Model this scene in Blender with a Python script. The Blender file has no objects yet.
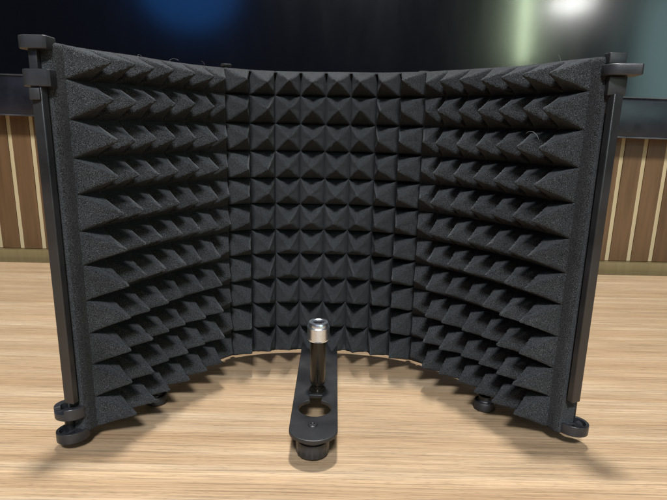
import bpy, bmesh, math, random
from mathutils import Vector, Matrix, noise
random.seed(7)
C = bpy.context.scene
col = C.collection

# ------------------------------------------------------------------ helpers
def tag(o, label=None, cat=None, group=None, kind=None):
    if label: o['label'] = label
    if cat: o['category'] = cat
    if group: o['group'] = group
    if kind: o['kind'] = kind
    return o

def empty(name, loc=(0, 0, 0)):
    o = bpy.data.objects.new(name, None); col.objects.link(o); o.location = loc
    o.empty_display_size = 0.02
    return o

def link(name, me, mat=None, parent=None, smooth=None):
    o = bpy.data.objects.new(name, me); col.objects.link(o)
    if mat is not None and not me.materials: me.materials.append(mat)
    if smooth is not None:
        for p in me.polygons: p.use_smooth = True
        me.set_sharp_from_angle(angle=math.radians(smooth))
    if parent is not None: o.parent = parent
    return o

def bm_obj(name, bm, mat, parent=None, smooth=None):
    me = bpy.data.meshes.new(name); bmesh.ops.recalc_face_normals(bm, faces=bm.faces)
    bm.to_mesh(me); bm.free()
    return link(name, me, mat, parent, smooth)

def add_box(bm, cx, cy, cz, sx, sy, sz, ang=0.0, bev=0.0, mi=0):
    M = Matrix.Translation((cx, cy, cz)) @ Matrix.Rotation(ang, 4, 'Z') @ Matrix.Diagonal((sx, sy, sz, 1))
    t = bmesh.new(); bmesh.ops.create_cube(t, size=1, matrix=M)
    if bev: bmesh.ops.bevel(t, geom=t.edges[:], offset=bev, segments=3, affect='EDGES', profile=.5)
    for f in t.faces: f.material_index = mi
    me = bpy.data.meshes.new('t'); t.to_mesh(me); t.free(); bm.from_mesh(me); bpy.data.meshes.remove(me)

def add_lathe(bm, cx, cy, prof, seg=48):
    """prof = [(r,z)...] around the vertical axis"""
    rings = []
    for r, z in prof:
        if r < 1e-6: rings.append([bm.verts.new((cx, cy, z))])
        else: rings.append([bm.verts.new((cx + r*math.cos(2*math.pi*i/seg), cy + r*math.sin(2*math.pi*i/seg), z)) for i in range(seg)])
    for a, b in zip(rings, rings[1:]):
        for i in range(seg):
            j = (i+1) % seg
            if len(a) == 1 and len(b) == 1: continue
            if len(a) == 1: bm.faces.new((a[0], b[i], b[j]))
            elif len(b) == 1: bm.faces.new((a[i], a[j], b[0]))
            else: bm.faces.new((a[i], a[j], b[j], b[i]))

def plate(name, outlines, z0, thick, bev, mat, parent, rot=0.0, loc=(0, 0), smooth=30):
    """flat plate from 2D outlines (first is the rim, the others holes), edges bevelled"""
    cu = bpy.data.curves.new(name, 'CURVE'); cu.dimensions = '2D'; cu.fill_mode = 'BOTH'
    for pts in outlines:
        s = cu.splines.new('POLY'); s.points.add(len(pts)-1); s.use_cyclic_u = True
        for p, q in zip(s.points, pts): p.co = (q[0], q[1], 0, 1)
    cu.extrude = thick/2-bev; cu.bevel_depth = bev; cu.bevel_resolution = 2; cu.offset = -bev
    t = bpy.data.objects.new('t', cu); col.objects.link(t)
    dg = bpy.context.evaluated_depsgraph_get(); dg.update()
    me = bpy.data.meshes.new_from_object(t.evaluated_get(dg))
    bpy.data.objects.remove(t)
    me.transform(Matrix.Translation((loc[0], loc[1], z0+thick/2)) @ Matrix.Rotation(rot, 4, 'Z'))
    me.materials.clear()
    me.name = name
    return link(name, me, mat, parent, smooth)

def tube(name, pts, r, mat, parent, seg=6):
    bm = bmesh.new(); rings = []
    for i, p in enumerate(pts):
        d = (pts[min(i+1, len(pts)-1)] - pts[max(i-1, 0)]).normalized()
        a = d.orthogonal().normalized(); b = d.cross(a)
        rings.append([bm.verts.new(p + r*(math.cos(2*math.pi*k/seg)*a + math.sin(2*math.pi*k/seg)*b)) for k in range(seg)])
    for A, B in zip(rings, rings[1:]):
        for k in range(seg):
            bm.faces.new((A[k], A[(k+1) % seg], B[(k+1) % seg], B[k]))
    bm.faces.new(rings[0]); bm.faces.new(rings[-1])
    return bm_obj(name, bm, mat, parent, 60)

# ------------------------------------------------------------------ materials
def newmat(name):
    m = bpy.data.materials.new(name); m.use_nodes = True
    nt = m.node_tree; b = nt.nodes['Principled BSDF']
    return m, nt, b
def N(nt, t, **kw):
    n = nt.nodes.new(t)
    for k, v in kw.items():
        if k in n.inputs.keys(): n.inputs[k].default_value = v
        else: setattr(n, k, v)
    return n
def ramp(nt, src, stops, interp='LINEAR'):
    r = nt.nodes.new('ShaderNodeValToRGB'); e = r.color_ramp.elements
    r.color_ramp.interpolation = interp
    while len(e) < len(stops): e.new(.5)
    for el, (p, c) in zip(e, stops):
        el.position = p; el.color = (c, c, c, 1) if isinstance(c, (int, float)) else (*c, 1)
    nt.links.new(src, r.inputs[0]); return r
def coords(nt, scale=(1, 1, 1), loc=(0, 0, 0), rot=(0, 0, 0)):
    t = nt.nodes.new('ShaderNodeTexCoord'); m = nt.nodes.new('ShaderNodeMapping')
    m.inputs['Scale'].default_value = scale; m.inputs['Location'].default_value = loc; m.inputs['Rotation'].default_value = rot
    nt.links.new(t.outputs['Object'], m.inputs[0]); return m.outputs[0]

def mat_foam():
    m, nt, b = newmat('charcoal_foam'); L = nt.links
    v = coords(nt)
    n1 = N(nt, 'ShaderNodeTexNoise', Scale=1800.0, Detail=3.0, Roughness=.7); L.new(v, n1.inputs['Vector'])
    n2 = N(nt, 'ShaderNodeTexNoise', Scale=14.0, Detail=4.0, Roughness=.6); L.new(v, n2.inputs['Vector'])
    sp = N(nt, 'ShaderNodeTexVoronoi', Scale=1400.0); L.new(v, sp.inputs['Vector'])
    r1 = ramp(nt, n1.outputs[0], [(.34, (.0022, .0024, .0024)), (.50, (.0170, .0182, .0193)), (.70, (.098, .105, .113))])
    r2 = ramp(nt, n2.outputs[0], [(.3, .72), (.7, 1.25)])
    mx = N(nt, 'ShaderNodeMix', data_type='RGBA', blend_type='MULTIPLY'); mx.inputs[0].default_value = 1
    L.new(r1.outputs[0], mx.inputs[6]); L.new(r2.outputs[0], mx.inputs[7])
    # rare pale specks of dust caught in open cells
    sr = ramp(nt, sp.outputs['Color'], [(.955, 0), (.985, 1)])
    sd = ramp(nt, sp.outputs['Distance'], [(.12, 1), (.34, 0)])
    mm = N(nt, 'ShaderNodeMath', operation='MULTIPLY'); L.new(sr.outputs[0], mm.inputs[0]); L.new(sd.outputs[0], mm.inputs[1])
    mx2 = N(nt, 'ShaderNodeMix', data_type='RGBA'); L.new(mm.outputs[0], mx2.inputs[0])
    L.new(mx.outputs[2], mx2.inputs[6]); mx2.inputs[7].default_value = (.36, .37, .40, 1)
    L.new(mx2.outputs[2], b.inputs['Base Color'])
    b.inputs['Roughness'].default_value = .95; b.inputs['Specular IOR Level'].default_value = .12
    b.inputs['Sheen Weight'].default_value = .07; b.inputs['Sheen Roughness'].default_value = .45
    b.inputs['Sheen Tint'].default_value = (.85, .92, 1, 1)
    bp = N(nt, 'ShaderNodeBump', Strength=.9, Distance=.0007); L.new(n1.outputs[0], bp.inputs['Height'])
    n3 = N(nt, 'ShaderNodeTexNoise', Scale=160.0, Detail=3.0); L.new(v, n3.inputs['Vector'])
    bp2 = N(nt, 'ShaderNodeBump', Strength=.5, Distance=.0011); L.new(n3.outputs[0], bp2.inputs['Height'])
    L.new(bp.outputs[0], bp2.inputs['Normal']); L.new(bp2.outputs[0], b.inputs['Normal'])
    return m

def mat_simple(name, colr, rough, metal=0.0, bump=0.0, scale=400.0, spec=.5, var=.25):
    m, nt, b = newmat(name); L = nt.links; v = coords(nt)
    n = N(nt, 'ShaderNodeTexNoise', Scale=scale, Detail=4.0); L.new(v, n.inputs['Vector'])
    n2 = N(nt, 'ShaderNodeTexNoise', Scale=35.0, Detail=5.0); L.new(v, n2.inputs['Vector'])
    lo = tuple(c*(1-var) for c in colr); hi = tuple(min(1, c*(1+var)) for c in colr)
    r = ramp(nt, n2.outputs[0], [(.3, lo), (.7, hi)]); L.new(r.outputs[0], b.inputs['Base Color'])
    rr = ramp(nt, n2.outputs[0], [(.3, max(0.02, rough*.8)), (.7, min(1, rough*1.25))]); L.new(rr.outputs[0], b.inputs['Roughness'])
    b.inputs['Metallic'].default_value = metal; b.inputs['Specular IOR Level'].default_value = spec
    if bump:
        bp = N(nt, 'ShaderNodeBump', Strength=bump, Distance=.0003); L.new(n.outputs[0], bp.inputs['Height']); L.new(bp.outputs[0], b.inputs['Normal'])
    return m

def mat_table():
    m, nt, b = newmat('oak_laminate'); L = nt.links
    v1 = coords(nt, scale=(.8, 30, 1)); v2 = coords(nt, scale=(6, 420, 1)); v3 = coords(nt, scale=(.8, 5, 1)); v4 = coords(nt, scale=(30, 900, 1))
    a = N(nt, 'ShaderNodeTexNoise', Scale=1.6, Detail=7.0, Roughness=.62, Distortion=.55); L.new(v1, a.inputs['Vector'])
    f = N(nt, 'ShaderNodeTexNoise', Scale=1.5, Detail=6.0, Roughness=.7, Distortion=.25); L.new(v2, f.inputs['Vector'])
    g = N(nt, 'ShaderNodeTexNoise', Scale=2.0, Detail=3.0); L.new(v3, g.inputs['Vector'])
    h = N(nt, 'ShaderNodeTexNoise', Scale=1.2, Detail=3.0); L.new(v4, h.inputs['Vector'])
    r = ramp(nt, a.outputs[0], [(.30, (.280, .184, .105)), (.44, (.328, .228, .137)), (.54, (.352, .252, .156)), (.66, (.410, .312, .208))])
    rf = ramp(nt, f.outputs[0], [(.34, .58), (.45, .86), (.52, 1.02), (.66, 1.24)])
    rg = ramp(nt, g.outputs[0], [(.3, .82), (.7, .97)])
    rh = ramp(nt, h.outputs[0], [(.25, .80), (.5, 1.0)])
    po = N(nt, 'ShaderNodeTexVoronoi', Scale=1.0); L.new(coords(nt, scale=(75, 1500, 1)), po.inputs['Vector'])
    rp = ramp(nt, po.outputs['Distance'], [(.10, .55), (.26, 1.0)])
    cur = r.outputs[0]
    # a paler strip of the laminate print along the front
    sx = N(nt, 'ShaderNodeSeparateXYZ'); tc = nt.nodes.new('ShaderNodeTexCoord'); L.new(tc.outputs['Object'], sx.inputs[0])
    wn = N(nt, 'ShaderNodeTexNoise', Scale=3.0, Detail=3.0); L.new(coords(nt, scale=(1, .3, 1)), wn.inputs['Vector'])
    w1 = N(nt, 'ShaderNodeMath', operation='MULTIPLY_ADD'); L.new(wn.outputs[0], w1.inputs[0]); w1.inputs[1].default_value = .012; L.new(sx.outputs[1], w1.inputs[2])
    mr = N(nt, 'ShaderNodeMapRange'); L.new(w1.outputs[0], mr.inputs[0]); mr.inputs[1].default_value = .31; mr.inputs[2].default_value = .41
    rs = ramp(nt, mr.outputs[0], [(.40, 1.04), (.50, 1.20), (.53, 1.22), (.545, .95), (.62, 1.0)])
    for x in (rf, rg, rh, rp, rs):
        mx = N(nt, 'ShaderNodeMix', data_type='RGBA', blend_type='MULTIPLY'); mx.inputs[0].default_value = 1
        L.new(cur, mx.inputs[6]); L.new(x.outputs[0], mx.inputs[7]); cur = mx.outputs[2]
    L.new(cur, b.inputs['Base Color'])
    rr = ramp(nt, f.outputs[0], [(.3, .46), (.7, .34)]); L.new(rr.outputs[0], b.inputs['Roughness'])
    b.inputs['Specular IOR Level'].default_value = .45
    bp = N(nt, 'ShaderNodeBump', Strength=.25, Distance=.0004); L.new(f.outputs[0], bp.inputs['Height']); L.new(bp.outputs[0], b.inputs['Normal'])
    return m

def mat_wallwood(name, c0, c1, rough=.42):
    m, nt, b = newmat(name); L = nt.links
    v = coords(nt, scale=(60, 60, 3.5))
    a = N(nt, 'ShaderNodeTexNoise', Scale=1.4, Detail=6.0, Roughness=.6, Distortion=.4); L.new(v, a.inputs['Vector'])
    r = ramp(nt, a.outputs[0], [(.3, c0), (.7, c1)]); L.new(r.outputs[0], b.inputs['Base Color'])
    b.inputs['Roughness'].default_value = rough
    return m

def mat_screen():
    m, nt, b = newmat('dark_display_glass'); L = nt.links
    b.inputs['Base Color'].default_value = (.0010, .0013, .0030, 1)
    v = coords(nt, scale=(9, 9, 2.2))
    n = N(nt, 'ShaderNodeTexNoise', Scale=1.5, Detail=5.0, Roughness=.6); L.new(v, n.inputs['Vector'])
    r = ramp(nt, n.outputs[0], [(.3, .13), (.7, .19)]); L.new(r.outputs[0], b.inputs['Roughness'])
    b.inputs['Specular IOR Level'].default_value = .5
    # dust specks
    vo = N(nt, 'ShaderNodeTexVoronoi', Scale=150.0); L.new(coords(nt), vo.inputs['Vector'])
    s1 = ramp(nt, vo.outputs['Color'], [(.965, 0), (.985, 1)]); s2 = ramp(nt, vo.outputs['Distance'], [(.06, 1), (.14, 0)])
    mm = N(nt, 'ShaderNodeMath', operation='MULTIPLY'); L.new(s1.outputs[0], mm.inputs[0]); L.new(s2.outputs[0], mm.inputs[1])
    mx = N(nt, 'ShaderNodeMix', data_type='RGBA'); L.new(mm.outputs[0], mx.inputs[0])
    mx.inputs[6].default_value = (.0010, .0013, .0030, 1); mx.inputs[7].default_value = (.06, .07, .09, 1)
    L.new(mx.outputs[2], b.inputs['Base Color'])
    b.inputs['Coat Weight'].default_value = .6; b.inputs['Coat Roughness'].default_value = .105
    return m

FOAM = mat_foam()
FUZZ = mat_simple('foam_fuzz', (.06, .063, .068), .9, 0, 0, 400, .2, .5)
METAL = mat_simple('black_powder_coat', (.011, .0115, .013), .42, 0, .35, 1800, .5)
POST = mat_simple('black_satin_steel', (.013, .014, .0155), .34, .0, .2, 1500, .6)
PLASTIC = mat_simple('dark_grey_nylon', (.018, .019, .022), .36, 0, .25, 900, .5)
GLOSSBLK = mat_simple('gloss_black_tube', (.02, .017, .013), .2, .55, 0, 400, .6)
CHROME = mat_simple('zinc_plated_steel', (.76, .84, .96), .30, 1, .1, 600, .5, .08)
DARK = mat_simple('socket_black', (.01, .01, .012), .5)
LINT = mat_simple('pale_lint', (.13, .135, .14), .8)
TABLE = mat_table()
BOARD = mat_wallwood('brown_wall_board', (.085, .045, .019), (.150, .082, .036))
STRIP = mat_wallwood('cream_wall_strip', (.38, .31, .17), (.50, .41, .25))
PLINTH = mat_wallwood('olive_plinth', (.17, .125, .058), (.21, .16, .075), .3)
SCREEN = mat_screen()
CHIN = mat_simple('display_frame_black', (.010, .011, .016), .28, 0, 0, 300, .6)
TRIM = mat_simple('display_trim_metal', (.12, .12, .13), .3, .8)

# ------------------------------------------------------------------ the shield's plan curve
ZB, ZT = .012, .317
H = ZT - ZB
L0 = Vector((-.1971, .3925)); L1 = Vector((-.1104, .5432)); MD = Vector((-.0137, .5642)); R1 = Vector((.0869, .5418)); R0 = Vector((.1919, .4046))

def sample_wing(a, b, bulge, out, n=400):
    pts = []
    for i in range(n+1):
        t = i/n; pts.append(a.lerp(b, t) + out*bulge*4*t*(1-t))
    return pts
def sample_mid(n=400):
    pts = []
    for i in range(n+1):
        t = -1 + 2*i/n
        base = L1.lerp(R1, (t+1)/2)
        sag = (MD - L1.lerp(R1, .5))
        pts.append(base + sag*(1-abs(t)**2.7))
    return pts
class Path:
    def __init__(s, pts):
        s.p = pts; s.l = [0]
        for a, b in zip(pts, pts[1:]): s.l.append(s.l[-1] + (b-a).length)
        s.L = s.l[-1]
    def at(s, d):
        if d <= 0: i = 0
        elif d >= s.L: i = len(s.p)-2
        else:
            lo, hi = 0, len(s.l)-1
            while hi-lo > 1:
                m = (lo+hi)//2
                if s.l[m] <= d: lo = m
                else: hi = m
            i = lo
        t = (d - s.l[i])/(s.l[i+1]-s.l[i]); q = s.p[i].lerp(s.p[i+1], t)
        j0, j1 = max(0, i-6), min(len(s.p)-1, i+7)
        T = (s.p[j1]-s.p[j0]).normalized()
        return q, Vector((T.y, -T.x))      # point, inward (towards camera) normal
nl = Vector((-.866, .5)); nr = Vector((.79, .61))
PL = Path(sample_wing(L0+(L0-L1).normalized()*.0045, L1, .0115, nl)); PM = Path(sample_mid()); PR = Path(sample_wing(R1, R0+(R0-R1).normalized()*.0022, .0115, nr))

NR = 11
PH = .0352
def build_foam(name, path, m0, m1, ncol, slit, parent, label, seed, squash=None):
    """m0,m1: flat margins at the path's start / end. Egg-crate pyramids in ncol x NR cells."""
    rnd = random.Random(seed)
    HK = [0, .012, .028, .045, .064, .09, .13, .18, .24, .31, .38, .44, .48]
    FR = HK+[.5]+[1-x for x in HK[:0:-1]]          # sample positions across a cell, dense at its borders
    thick = .018
    SLOT = .011 if slit else .0
    us = []
    if m0 > 0: us += [(-1, m0*k/6) for k in range(6)]
    pc = (path.L-m0-m1)/ncol
    cb = [m0+pc*i + (rnd.uniform(-.0007, .0007) if 0 < i < ncol else 0) for i in range(ncol+1)]
    for c in range(ncol):
        us += [(c, cb[c]+(cb[c+1]-cb[c])*k) for k in FR]
    us.append((ncol-1, cb[-1]))
    if m1 > 0: us += [(-1, path.L-m1+m1*k/6) for k in range(1, 7)]
    pr = H/NR
    rb = [0]+[(H-.0235-.0292)*i/(NR-2) + rnd.uniform(-.0008, .0008) for i in range(1, NR-1)]+[H-.0235+rnd.uniform(-.0005, .0005), H]
    vs = []
    for r in range(NR): vs += [(r, rb[r]+(rb[r+1]-rb[r])*k) for k in FR]
    vs.append((NR-1, H))
    jit = {(c, r): (rnd.gauss(0, .05), rnd.gauss(0, .05), rnd.uniform(.90, 1.06)) for c in range(ncol) for r in range(NR)}
    bm = bmesh.new(); grid = []
    for (c, s) in us:
        q, n = path.at(s); colv = []
        for (r, z) in vs:
            h = 0.0
            zw = z
            if c >= 0:
                a = (s-cb[c])/(cb[c+1]-cb[c])*2-1; b = (z-rb[r])/(rb[r+1]-rb[r])*2-1
                ja, jb, jh = jit[(c, r)]
                wob = noise.noise(Vector((s*60+seed, z*60, 3.1)))*.035
                # shift the tip inside its cell, keeping the cell border fixed
                a2 = a - ja*(1-abs(a)); b2 = b - jb*(1-abs(b))
                aa, bb = abs(a2), abs(b2)
                m = max(aa, bb); d = abs(aa-bb)
                m = m + .5*max(0, .07-d)**2/.07*1.2*(m)          # soften ridges
                m = min(1, m)
                g = 1-m
                # straight flanks, blunt tip, slightly dished
                g = g**1.10
                g = g if g < .86 else .86+(g-.86)*(1-.5*(g-.86)/.14)
                dish = (1-min(aa, bb)/max(m, .02))**1.3*min(1, g*5)*max(0, 1-g)
                h = PH*jh*g*(1+wob*.6)*(1-.20*dish)*(.60 if c == squash else 1)
                edge = (c == 0 and a < 0 and m0 > 0) or (c == ncol-1 and a > 0 and m1 > 0)
                seam = (c == 0 and a < 0) or (c == ncol-1 and a > 0)
                cut = lambda t, w: min(1, max(0, (abs(t)-1+w)/w))
                ca = (cut(a, .15)*.8 if slit else 0) if seam else cut(a, .21)
                fz = (1-abs(a))/.16 if (seam and not slit) else 1
                cbb = cut(b, .18)*min(1, fz)*.75
                if (r == 0 and b < 0) or (r == NR-1 and b > 0):
                    cbb = 0; ca *= min(1, (1-abs(b))/.3)
                h -= SLOT*max(ca, cbb)
            e = min(z, H-z)
            if h < .0 and e < .002: h = 0
            if m0 > 0 and s < .004: h -= .002*(1-s/.004)**2      # round the free edge
            if m1 > 0 and path.L-s < .004: h -= .002*(1-(path.L-s)/.004)**2
            if e < .003: h -= .0016*(1-e/.003)**2
            w = noise.noise(Vector((s*25+seed*3, z*25, 0)))*.0006
            wz = noise.noise(Vector((s*18+seed*5, z*18, 7)))*.0007
            colv.append(bm.verts.new((q.x+n.x*(h+w), q.y+n.y*(h+w), ZB+z+wz)))
        grid.append(colv)
    for i in range(len(grid)-1):
        for j in range(len(vs)-1):
            f = bm.faces.new((grid[i][j], grid[i+1][j], grid[i+1][j+1], grid[i][j+1]))
    # back and rim
    back = []
    for (c, s) in us:
        q, n = path.at(s)
        back.append([bm.verts.new((q.x-n.x*thick, q.y-n.y*thick, ZB+z)) for z in (0, H)])
    for i in range(len(us)-1):
        bm.faces.new((back[i][0], back[i][1], back[i+1][1], back[i+1][0]))
        bm.faces.new((grid[i][0], back[i][0], back[i+1][0], grid[i+1][0]))
        bm.faces.new((grid[i][-1], grid[i+1][-1], back[i+1][1], back[i][1]))
    bm.faces.new([v for v in grid[0]]+[back[0][1], back[0][0]])
    bm.faces.new([v for v in grid[-1][::-1]]+[back[-1][0], back[-1][1]])
    # loose cell walls standing off the cut surface
    NF = 16000
    front = [(grid[rnd.randrange(len(grid)-1)], rnd.randrange(len(vs)-1)) for _ in range(0)]
    quads = []
    for _ in range(NF):
        i = rnd.randrange(len(grid)-1); j = rnd.randrange(len(vs)-1)
        if rnd.random() < .06: j = len(vs)-2-rnd.randrange(3)
        A, B, Cc, D = grid[i][j].co, grid[i+1][j].co, grid[i+1][j+1].co, grid[i][j+1].co
        u, v = rnd.random(), rnd.random()
        p = A.lerp(B, u).lerp(D.lerp(Cc, u), v); nn = (B-A).cross(D-A)
        if nn.length < 1e-12: continue
        nn.normalize()
        quads.append((p, nn))
    bmesh.ops.recalc_face_normals(bm, faces=bm.faces)
    for p, nn in quads:
        d = (nn*(1 if nn.y < 0 else 1) + Vector((rnd.gauss(0, .7), rnd.gauss(0, .7), rnd.gauss(0, .7)))).normalized()
        sd = d.orthogonal().normalized(); ln = rnd.uniform(.0002, .0007); wd = rnd.uniform(.00004, .00010)
        f = bm.faces.new((bm.verts.new(p-sd*wd), bm.verts.new(p+sd*wd), bm.verts.new(p+d*ln)))
        f.material_index = 1
    me = bpy.data.meshes.new(name); bm.to_mesh(me); bm.free()
    me.materials.append(FOAM); me.materials.append(FUZZ)
    o = link(name, me, None, parent, 50)
    o['label'] = label
    return o

def build_back(path, parent, lab):
    bm = bmesh.new(); rows = []
    n = 40
    for i in range(n+1):
        q, nn = path.at(path.L*i/n)
        rows.append([bm.verts.new((q.x-nn.x*o, q.y-nn.y*o, z)) for o, z in ((.0185, ZB+.004), (.0200, ZB+.004), (.0200, ZT-.004), (.0185, ZT-.004))])
    for a, b in zip(rows, rows[1:]):
        for k in range(4): bm.faces.new((a[k], a[(k+1) % 4], b[(k+1) % 4], b[k]))
    bm.faces.new(rows[0]); bm.faces.new(rows[-1])
    o = bm_obj('back_plate', bm, METAL, parent, 40)
    return o

shield = empty('sound_shield', (-.0137, .48, 0))
shield_parent_inv = Matrix.Translation((.0137, -.48, 0))
tag(shield, 'black folding microphone isolation shield with three egg-crate foam panels standing open on the oak table', 'isolation shield')

build_foam('foam_panel', PL, .011, 0, 7, False, shield, 'left foam wing with seven columns of pyramids and a flat outer margin', 3, 6)
build_foam('foam_panel', PM, 0, 0, 8, True, shield, 'middle foam panel with eight columns of pyramids facing forward', 5)
build_foam('foam_panel', PR, 0, .011, 7, False, shield, 'right foam wing with seven columns of pyramids and a flat outer margin', 9, 0)
for p in (PL, PM, PR): build_back(p, shield, '')

# ---- side posts (folded steel channels at the free edges)
def side_post(P0, T, inward, lab, z0, z1):
    """P0: foam corner; T: unit vector from foam out past the free edge; inward normal"""
    bm = bmesh.new()
    # channel section: front lip, side wall, back lip
    ox = lambda u, w: (P0.x+T.x*u+inward.x*w, P0.y+T.y*u+inward.y*w)
    sec = [(.0008, -.009), (.0022, -.009), (.0022, -.0045), (.0074, -.0045), (.0080, -.0051), (.0080, -.0132), (-.004, -.0132), (-.004, -.0120), (.0008, -.0120)]
    lo = [bm.verts.new((*ox(u, w), z0)) for u, w in sec]; hi = [bm.verts.new((*ox(u, w), z1)) for u, w in sec]
    n = len(sec)
    for k in range(n): bm.faces.new((lo[k], lo[(k+1) % n], hi[(k+1) % n], hi[k]))
    bm.faces.new(lo[::-1]); bm.faces.new(hi)
    o = bm_obj('side_post', bm, POST, shield, 30)
    bv = o.modifiers.new('b', 'BEVEL'); bv.width = .0007; bv.segments = 2; bv.limit_method = 'ANGLE'
    o['label'] = lab
    return o
qL, nL = PL.at(0); TL = Vector((nL.y, -nL.x)); TL = TL if TL.y < 0 else -TL
qR, nR = PR.at(PR.L); TR = Vector((nR.y, -nR.x)); TR = TR if TR.y < 0 else -TR
side_post(qL, TL, nL, 'left side post', ZB+.030, ZT-.026)
side_post(qR, TR, nR, 'right side post', ZB+.032, ZT-.026)

# ---- hinge lugs
def stadium(w, d, n=14, square_end=False):
    """outline w long in x, d wide in y"""
    r = d/2; pts = []
    for i in range(n+1):
        a = -math.pi/2+math.pi*i/n; pts.append((w/2-r+r*math.cos(a), r*math.sin(a)))
    if square_end:
        pts += [(-w/2+.0015, r), (-w/2, r-.0015), (-w/2, -r+.0015), (-w/2+.0015, -r)]
    else:
        for i in range(n+1):
            a = math.pi/2+math.pi*i/n; pts.append((-w/2+r+r*math.cos(a), r*math.sin(a)))
    return pts
def cslot(r0, r1, a0, a1, n=14):
    pts = [(r1*math.cos(a0+(a1-a0)*i/n), r1*math.sin(a0+(a1-a0)*i/n)) for i in range(n+1)]
    pts += [(r0*math.cos(a1-(a1-a0)*i/n), r0*math.sin(a1-(a1-a0)*i/n)) for i in range(n+1)]
    return pts
def lug(x, y, z, w, d, t, rot, square=False, slot=True, lab=None):
    outl = [stadium(w, d, square_end=square)]
    if slot: outl.append([(px-.0 , py) for px, py in cslot(.0026, .0070, math.radians(-125), math.radians(95))])
    o = plate('hinge_lug', outl, z, t, .0009, PLASTIC, shield, rot, (x, y))
    if lab: o['label'] = lab
    return o
def merge(a, others):
    bm = bmesh.new(); bm.from_mesh(a.data)
    for o in others:
        bm.from_mesh(o.data); bpy.data.objects.remove(o)
    bm.to_mesh(a.data); bm.free()
    a.data.set_sharp_from_angle(angle=math.radians(30))
    return a
def ell(rx, ry, a0, a1, n=28):
    return [(rx*math.cos(a0+(a1-a0)*i/n), ry*math.sin(a0+(a1-a0)*i/n)) for i in range(n+1)]
def cup_lug(x, y, z, rx, ry, t, rot, gap=True, floor=.45):
    """oval clamp eye: a rim with a stepped break, a recessed floor and a moulded catch inside"""
    D = math.radians
    if gap:
        rim = ell(rx, ry, D(-100), D(205)) + ell(rx*.60, ry*.58, D(205), D(-100))
        low = ell(rx, ry, D(203), D(262)) + ell(rx*.60, ry*.58, D(262), D(203))
        o = plate('hinge_lug', [rim], z, t, .0006, PLASTIC, shield, rot, (x, y))
        oth = [plate('hinge_lug', [low], z, t*.62, .0005, PLASTIC, shield, rot, (x, y))]
    else:
        o = plate('hinge_lug', [ell(rx, ry, 0, D(350)), ell(rx*.80, ry*.76, 0, D(350))], z, t, .0006, PLASTIC, shield, rot, (x, y))
        oth = [plate('hinge_lug', [cslot(rx*.18, rx*.62, D(-70), D(60))], z+t*floor-.0005, t*.42, .0004, PLASTIC, shield, rot, (x, y))]
    oth.append(plate('hinge_lug', [ell(rx*.93, ry*.93, 0, D(350))], z+.0004, t*floor, .0004, PLASTIC, shield, rot, (x, y)))
    oth.append(plate('hinge_lug', [[(-rx*.75, -.0014), (rx*.2, -.0014), (rx*.2, .0014), (-rx*.75, .0014)]], z+t*floor-.0004, t*.38, .0004, PLASTIC, shield, rot+.5, (x, y)))
    return merge(o, oth)
def pin(x, y, z0, z1, r, name='hinge_pin', mat=METAL, lab=None):
    bm = bmesh.new(); b = min(.0006, r*.3)
    add_lathe(bm, x, y, [(0, z0), (r-b, z0), (r, z0+b), (r, z1-b), (r-b, z1), (0, z1)], 32)
    return bm_obj(name, bm, mat, shield, 35)

aL = math.atan2(TL.y, TL.x)
LX, LY = -.2065, .388
lug(LX-.0035, LY+.001, .3115, .0215, .016, .0088, math.radians(180), square=True, slot=False)
lug(LX-.0030, LY+.001, .2865, .0215, .016, .0118, math.radians(180), square=True, slot=False)
cup_lug(LX-.0065, LY+.003, .0275, .0126, .0106, .0098, math.radians(10), True, .35)
cup_lug(LX-.0055, LY+.001, .0080, .0128, .0104, .0088, math.radians(35), False)
bm = bmesh.new(); add_box(bm, LX-.005, LY+.002, .305, .006, .008, .016, 0, .0005); bm_obj('hinge_pin', bm, PLASTIC, shield, 30)
bm = bmesh.new(); add_box(bm, LX-.0035, LY-.0045, .2815, .0075, .006, .008, 0, .0006); bm_obj('lug_bolt', bm, METAL, shield, 30)
pin(LX-.009, LY+.004, .0120, .029, .004)
RX, RY = .2045, .402
lug(RX, RY, .3035, .025, .020, .0078, math.radians(170), square=True, slot=False)
bm = bmesh.new(); add_box(bm, RX-.004, RY+.002, .3155, .013, .008, .0075, .1, .0006); bm_obj('hinge_catch', bm, PLASTIC, shield, 30)
bm = bmesh.new(); add_box(bm, RX-.002, RY+.003, .2965, .014, .010, .0135, .1, .0006); bm_obj('lug_bolt', bm, METAL, shield, 30)
pin(RX-.003, RY+.006, .277, .297, .0045)
cup_lug(RX+.0040, RY+.006, .0125, .0130, .0106, .0092, math.radians(-30), False)
pin(RX+.0015, RY+.014, .018, .040, .0045)

# feet behind the wings, and pins at the fold lines
for (x, y) in ((-.168, .462), (.1495, .464)):
    bm = bmesh.new()
    add_lathe(bm, x, y, [(0, .0004), (.0092, .0004), (.0103, .0016), (.0103, .0075), (.0094, .009), (.0068, .009), (.006, .0098), (.006, .014), (0, .014)], 40)
    add_box(bm, x, y, .0095, .0032, .0165, .0025, .4)
    bm_obj('foot', bm, METAL, shield, 35)
for (x, y, zt) in ((-.1135, .566, .3225), (.0885, .566, .3195)):
    bm = bmesh.new()
    add_lathe(bm, x, y, [(0, .02), (.0028, .02), (.0028, zt-.002), (.0055, zt-.0017), (.0057, zt-.0004), (.005, zt), (0, zt)], 32)
    bm_obj('fold_pin', bm, METAL, shield, 35)

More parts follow.
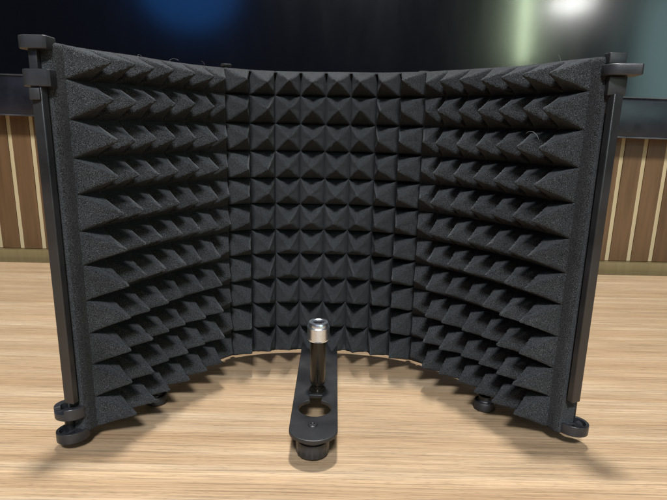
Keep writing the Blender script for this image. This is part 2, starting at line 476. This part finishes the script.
# ---- support bar, knob, stud and adapter
BX = -.0132
W = .0395/2
rim = []
for i in range(25):
    a = math.pi+math.pi*i/24; rim.append((W*math.cos(a), .0155+W*.92*math.sin(a)*.95))
rim += [(W*.99, .221), (-W*.99, .221)]
hole = []
hr = .0136; hy = .0475
for i in range(41):
    a = math.radians(112)+math.radians(316)*i/40
    hole.append((hr*math.cos(a)*1.04, hy+hr*math.sin(a)))
hole += [(.0050, hy+.0150), (.0056, hy+.0160), (.0056, hy+.0225), (-.0056, hy+.0225), (-.0056, hy+.0160), (-.0050, hy+.0150)]
bar = plate('support_bar', [rim, hole], .0225, .0034, .0006, METAL, shield, 0, (BX, .3655))
bm = bmesh.new(); by = .3655
add_lathe(bm, BX-.0008, by+.021, [(.0042, .0256), (.0042, .0262), (.0034, .0270), (.0016, .0272), (.0012, .0266), (0, .0266)], 24)
bm_obj('rivet', bm, METAL, bar, 30)
# rear tab joining the bar to the back plate
bm = bmesh.new(); add_box(bm, BX, .5865, .030, .030, .004, .028, 0, .0008); bm_obj('mounting_tab', bm, METAL, shield, 30)
# knob below the bar
bm = bmesh.new(); kx, ky = BX-.0005, by+.0195
prof = [(0, .0005), (.0085, .0005), (.0088, .0022), (.0122, .0028), (.0134, .0042), (.0137, .012), (.0130, .0148), (.0118, .0155), (.0118, .0165), (.0138, .0172), (.0141, .0185), (.0141, .0212), (.0134, .0222), (0, .0222)]
add_lathe(bm, kx, ky, prof, 72)
for v in bm.verts:                                       # fluted grip
    if .0035 < v.co.z < .0145:
        d = Vector((v.co.x-kx, v.co.y-ky)); r = d.length
        if r > .01:
            a = math.atan2(d.y, d.x); k = 1-.035*(math.cos(a*18) > .2)
            v.co.x = kx+d.x*k; v.co.y = ky+d.y*k
bm_obj('clamp_knob', bm, PLASTIC, shield, 35)
# stud
SX, SY = BX+.0012, .4455
bm = bmesh.new()
add_lathe(bm, SX, SY, [(0, .0259), (.0075, .0259), (.0075, .0275), (.0048, .0280), (.0048, .0305), (.0064, .0325), (.0069, .036), (.0071, .0758), (0, .0758)], 48)
stud = bm_obj('stud', bm, GLOSSBLK, shield, 35)
bm = bmesh.new()
pf = [(.0068, .0752), (.0088, .0755), (.0098, .0768)]
z = .0772
while z < .0865:
    pf += [(.0099, z), (.0100, z+.0004), (.0099, z+.0008)]; z += .0010
pf += [(.0101, .0872), (.0101, .0882), (.0091, .0893), (.0090, .0912), (.0084, .0928), (.0060, .0931), (.0052, .0926), (.0050, .0880), (0, .0880)]
add_lathe(bm, SX, SY, pf, 64)
cap = bm_obj('thread_adapter', bm, CHROME, shield, 35)
bm = bmesh.new(); add_lathe(bm, SX, SY, [(0, .0884), (.0048, .0884), (.0049, .0915), (.0038, .0917), (.0034, .0890), (0, .0890)], 6)
bm_obj('hex_socket', bm, DARK, cap, 30)

# ---- lint caught on the foam
def lint(path, s, z, out, length, curl, seed, r=.00008):
    rnd = random.Random(seed); q, n = path.at(s)
    p = Vector((q.x+n.x*out, q.y+n.y*out, ZB+z)); d = Vector((rnd.uniform(-.5, .5), -.1, 1)).normalized()
    ax = Vector((n.x, n.y, rnd.uniform(-.4, .4))).normalized(); pts = [p.copy()]
    for i in range(16):
        d = Matrix.Rotation(curl/16*(1+.4*math.sin(i)), 3, ax) @ d
        p = p + d*length/16; pts.append(p.copy())
    tube('lint_fibre', pts, r, LINT, shield, 5)
lint(PL, .080, H-.001, .010, .008, 3.4, 1); lint(PL, .108, H-.002, .012, .010, -3.0, 2)
lint(PL, .150, H-.001, .010, .005, 1.4, 12)
lint(PR, .150, H-.060, .030, .016, 2.2, 4, .00012); lint(PR, .140, H-.001, .004, .006, .5, 3)

# parent offset: parts were modelled in world coordinates
for o in list(col.objects):
    if o.parent is shield: o.matrix_parent_inverse = shield_parent_inv

# ------------------------------------------------------------------ table, wall, display
bm = bmesh.new(); add_box(bm, 0, .18, -.015, 3.2, 1.56, .03, 0, .0015)
table = bm_obj('table_top', bm, TABLE, None, 40)
tag(table, 'light oak laminate table top with long horizontal grain under the shield', 'table')

WY = 1.03
bm = bmesh.new(); P = .0435; x = -1.6005+.0225
k = 0
while x < 1.6:
    add_box(bm, x+P/2-.004, WY+.01, .70, P-.0085, .02, 1.38, 0, .0008, 0)
    add_box(bm, x+P-.004, WY+.0115, .70, .0078, .02, 1.38, 0, .0005, 1)
    x += P
me = bpy.data.meshes.new('wall_panelling'); bmesh.ops.recalc_face_normals(bm, faces=bm.faces); bm.to_mesh(me); bm.free()
me.materials.append(BOARD); me.materials.append(STRIP)
wall = link('panelled_wall', me)
tag(wall, 'brown board wall with thin cream vertical strips behind the display', 'wall')
bm = bmesh.new(); add_box(bm, 0, WY+.006, -.02, 3.3, .03, .0585, 0, .001); bm_obj('plinth', bm, PLINTH, wall, 30)

disp = empty('wall_display', (0, 1.0, .262))
tag(disp, 'large black glossy wall display switched off above the back of the table', 'display')
inv = Matrix.Translation((0, -1.0, -.262))
def dpart(o): o.parent = disp; o.matrix_parent_inverse = inv; return o
disp.rotation_euler = (0, math.radians(.85), 0)
bm = bmesh.new(); add_box(bm, 0, .990, .80, 2.4, .012, .940, 0, .0); dpart(bm_obj('screen', bm, SCREEN))
bm = bmesh.new(); add_box(bm, 0, .995, .2945, 2.44, .030, .070, 0, .004); dpart(bm_obj('lower_frame', bm, CHIN, None, 40))
bm = bmesh.new(); add_box(bm, 0, .9795, .3305, 2.44, .004, .0022, 0, .0005); dpart(bm_obj('frame_trim', bm, TRIM))
bm = bmesh.new(); add_box(bm, 0, .979, .2610, 2.44, .004, .003, 0, .0008); dpart(bm_obj('frame_trim', bm, TRIM))
bm = bmesh.new(); add_box(bm, 0, 1.006, .80, 2.44, .018, .96, 0, .003); dpart(bm_obj('rear_housing', bm, CHIN, None, 40))

# ------------------------------------------------------------------ lights
def area(name, loc, target, sx, sy, power, colr, shape='RECTANGLE', spread=180):
    l = bpy.data.lights.new(name, 'AREA'); l.shape = shape; l.size = sx; l.size_y = sy; l.energy = power; l.color = colr
    l.spread = math.radians(spread)
    o = bpy.data.objects.new(name, l); col.objects.link(o); o.location = loc
    o.rotation_euler = (Vector(target)-Vector(loc)).to_track_quat('-Z', 'Y').to_euler()
    return o
area('ceiling_lamp', (-.01, .87, 5.0), (-.01, .5, 0), .32, .26, 380, (1, .97, .92))
area('ceiling_panel', (.05, -3.2, 2.4), (0, .5, .1), 1.2, .6, 12, (.97, .98, 1))
area('ceiling_panel_front', (.0, -1.25, 1.88), (0, .5, .12), .46, .32, 86, (.97, .98, 1))
# lamps and a blue screen further back in the room, mirrored by the display
area('room_lamp', (2.02, -3.0, 1.33), (.0, .98, .4), .36, .14, 6, (1, 1, .97), 'ELLIPSE')
area('room_tube', (1.63, -3.0, 1.30), (.0, .98, .4), .035, .95, 8, (.80, 1, .66))
area('room_blue_screen', (-1.30, -3.0, 1.40), (0, .98, .4), .85, .7, 2.6, (.03, .28, 1), 'ELLIPSE')
area('added_teal_lamp', (3.1, -3.0, .9), (0, .98, .3), .8, 1.2, 9, (.55, .85, .85))  # dim teal lamp added to tint the display's right side, not a window

w = bpy.data.worlds.new('World'); C.world = w; w.use_nodes = True
w.node_tree.nodes['Background'].inputs[0].default_value = (.75, .82, 1, 1)
w.node_tree.nodes['Background'].inputs[1].default_value = .035

# ------------------------------------------------------------------ camera
cam = bpy.data.cameras.new('camera'); co = bpy.data.objects.new('camera', cam); col.objects.link(co)
cam.sensor_width = 36; cam.lens = 528/667*36; cam.clip_start = .01; cam.clip_end = 50
th = math.radians(13.389); ro = math.radians(1.2227)
R = Matrix.Rotation(math.pi/2-th, 4, 'X') @ Matrix.Rotation(ro, 4, 'Z')
co.matrix_world = Matrix.Translation((0, 0, .2651)) @ R
C.camera = co
cam.dof.use_dof = True; cam.dof.focus_distance = .50; cam.dof.aperture_fstop = 60

C.render.engine = 'CYCLES'
C.view_settings.view_transform = 'Standard'; C.view_settings.look = 'None'; C.view_settings.exposure = 0
C.render.resolution_x = 1024; C.render.resolution_y = 768
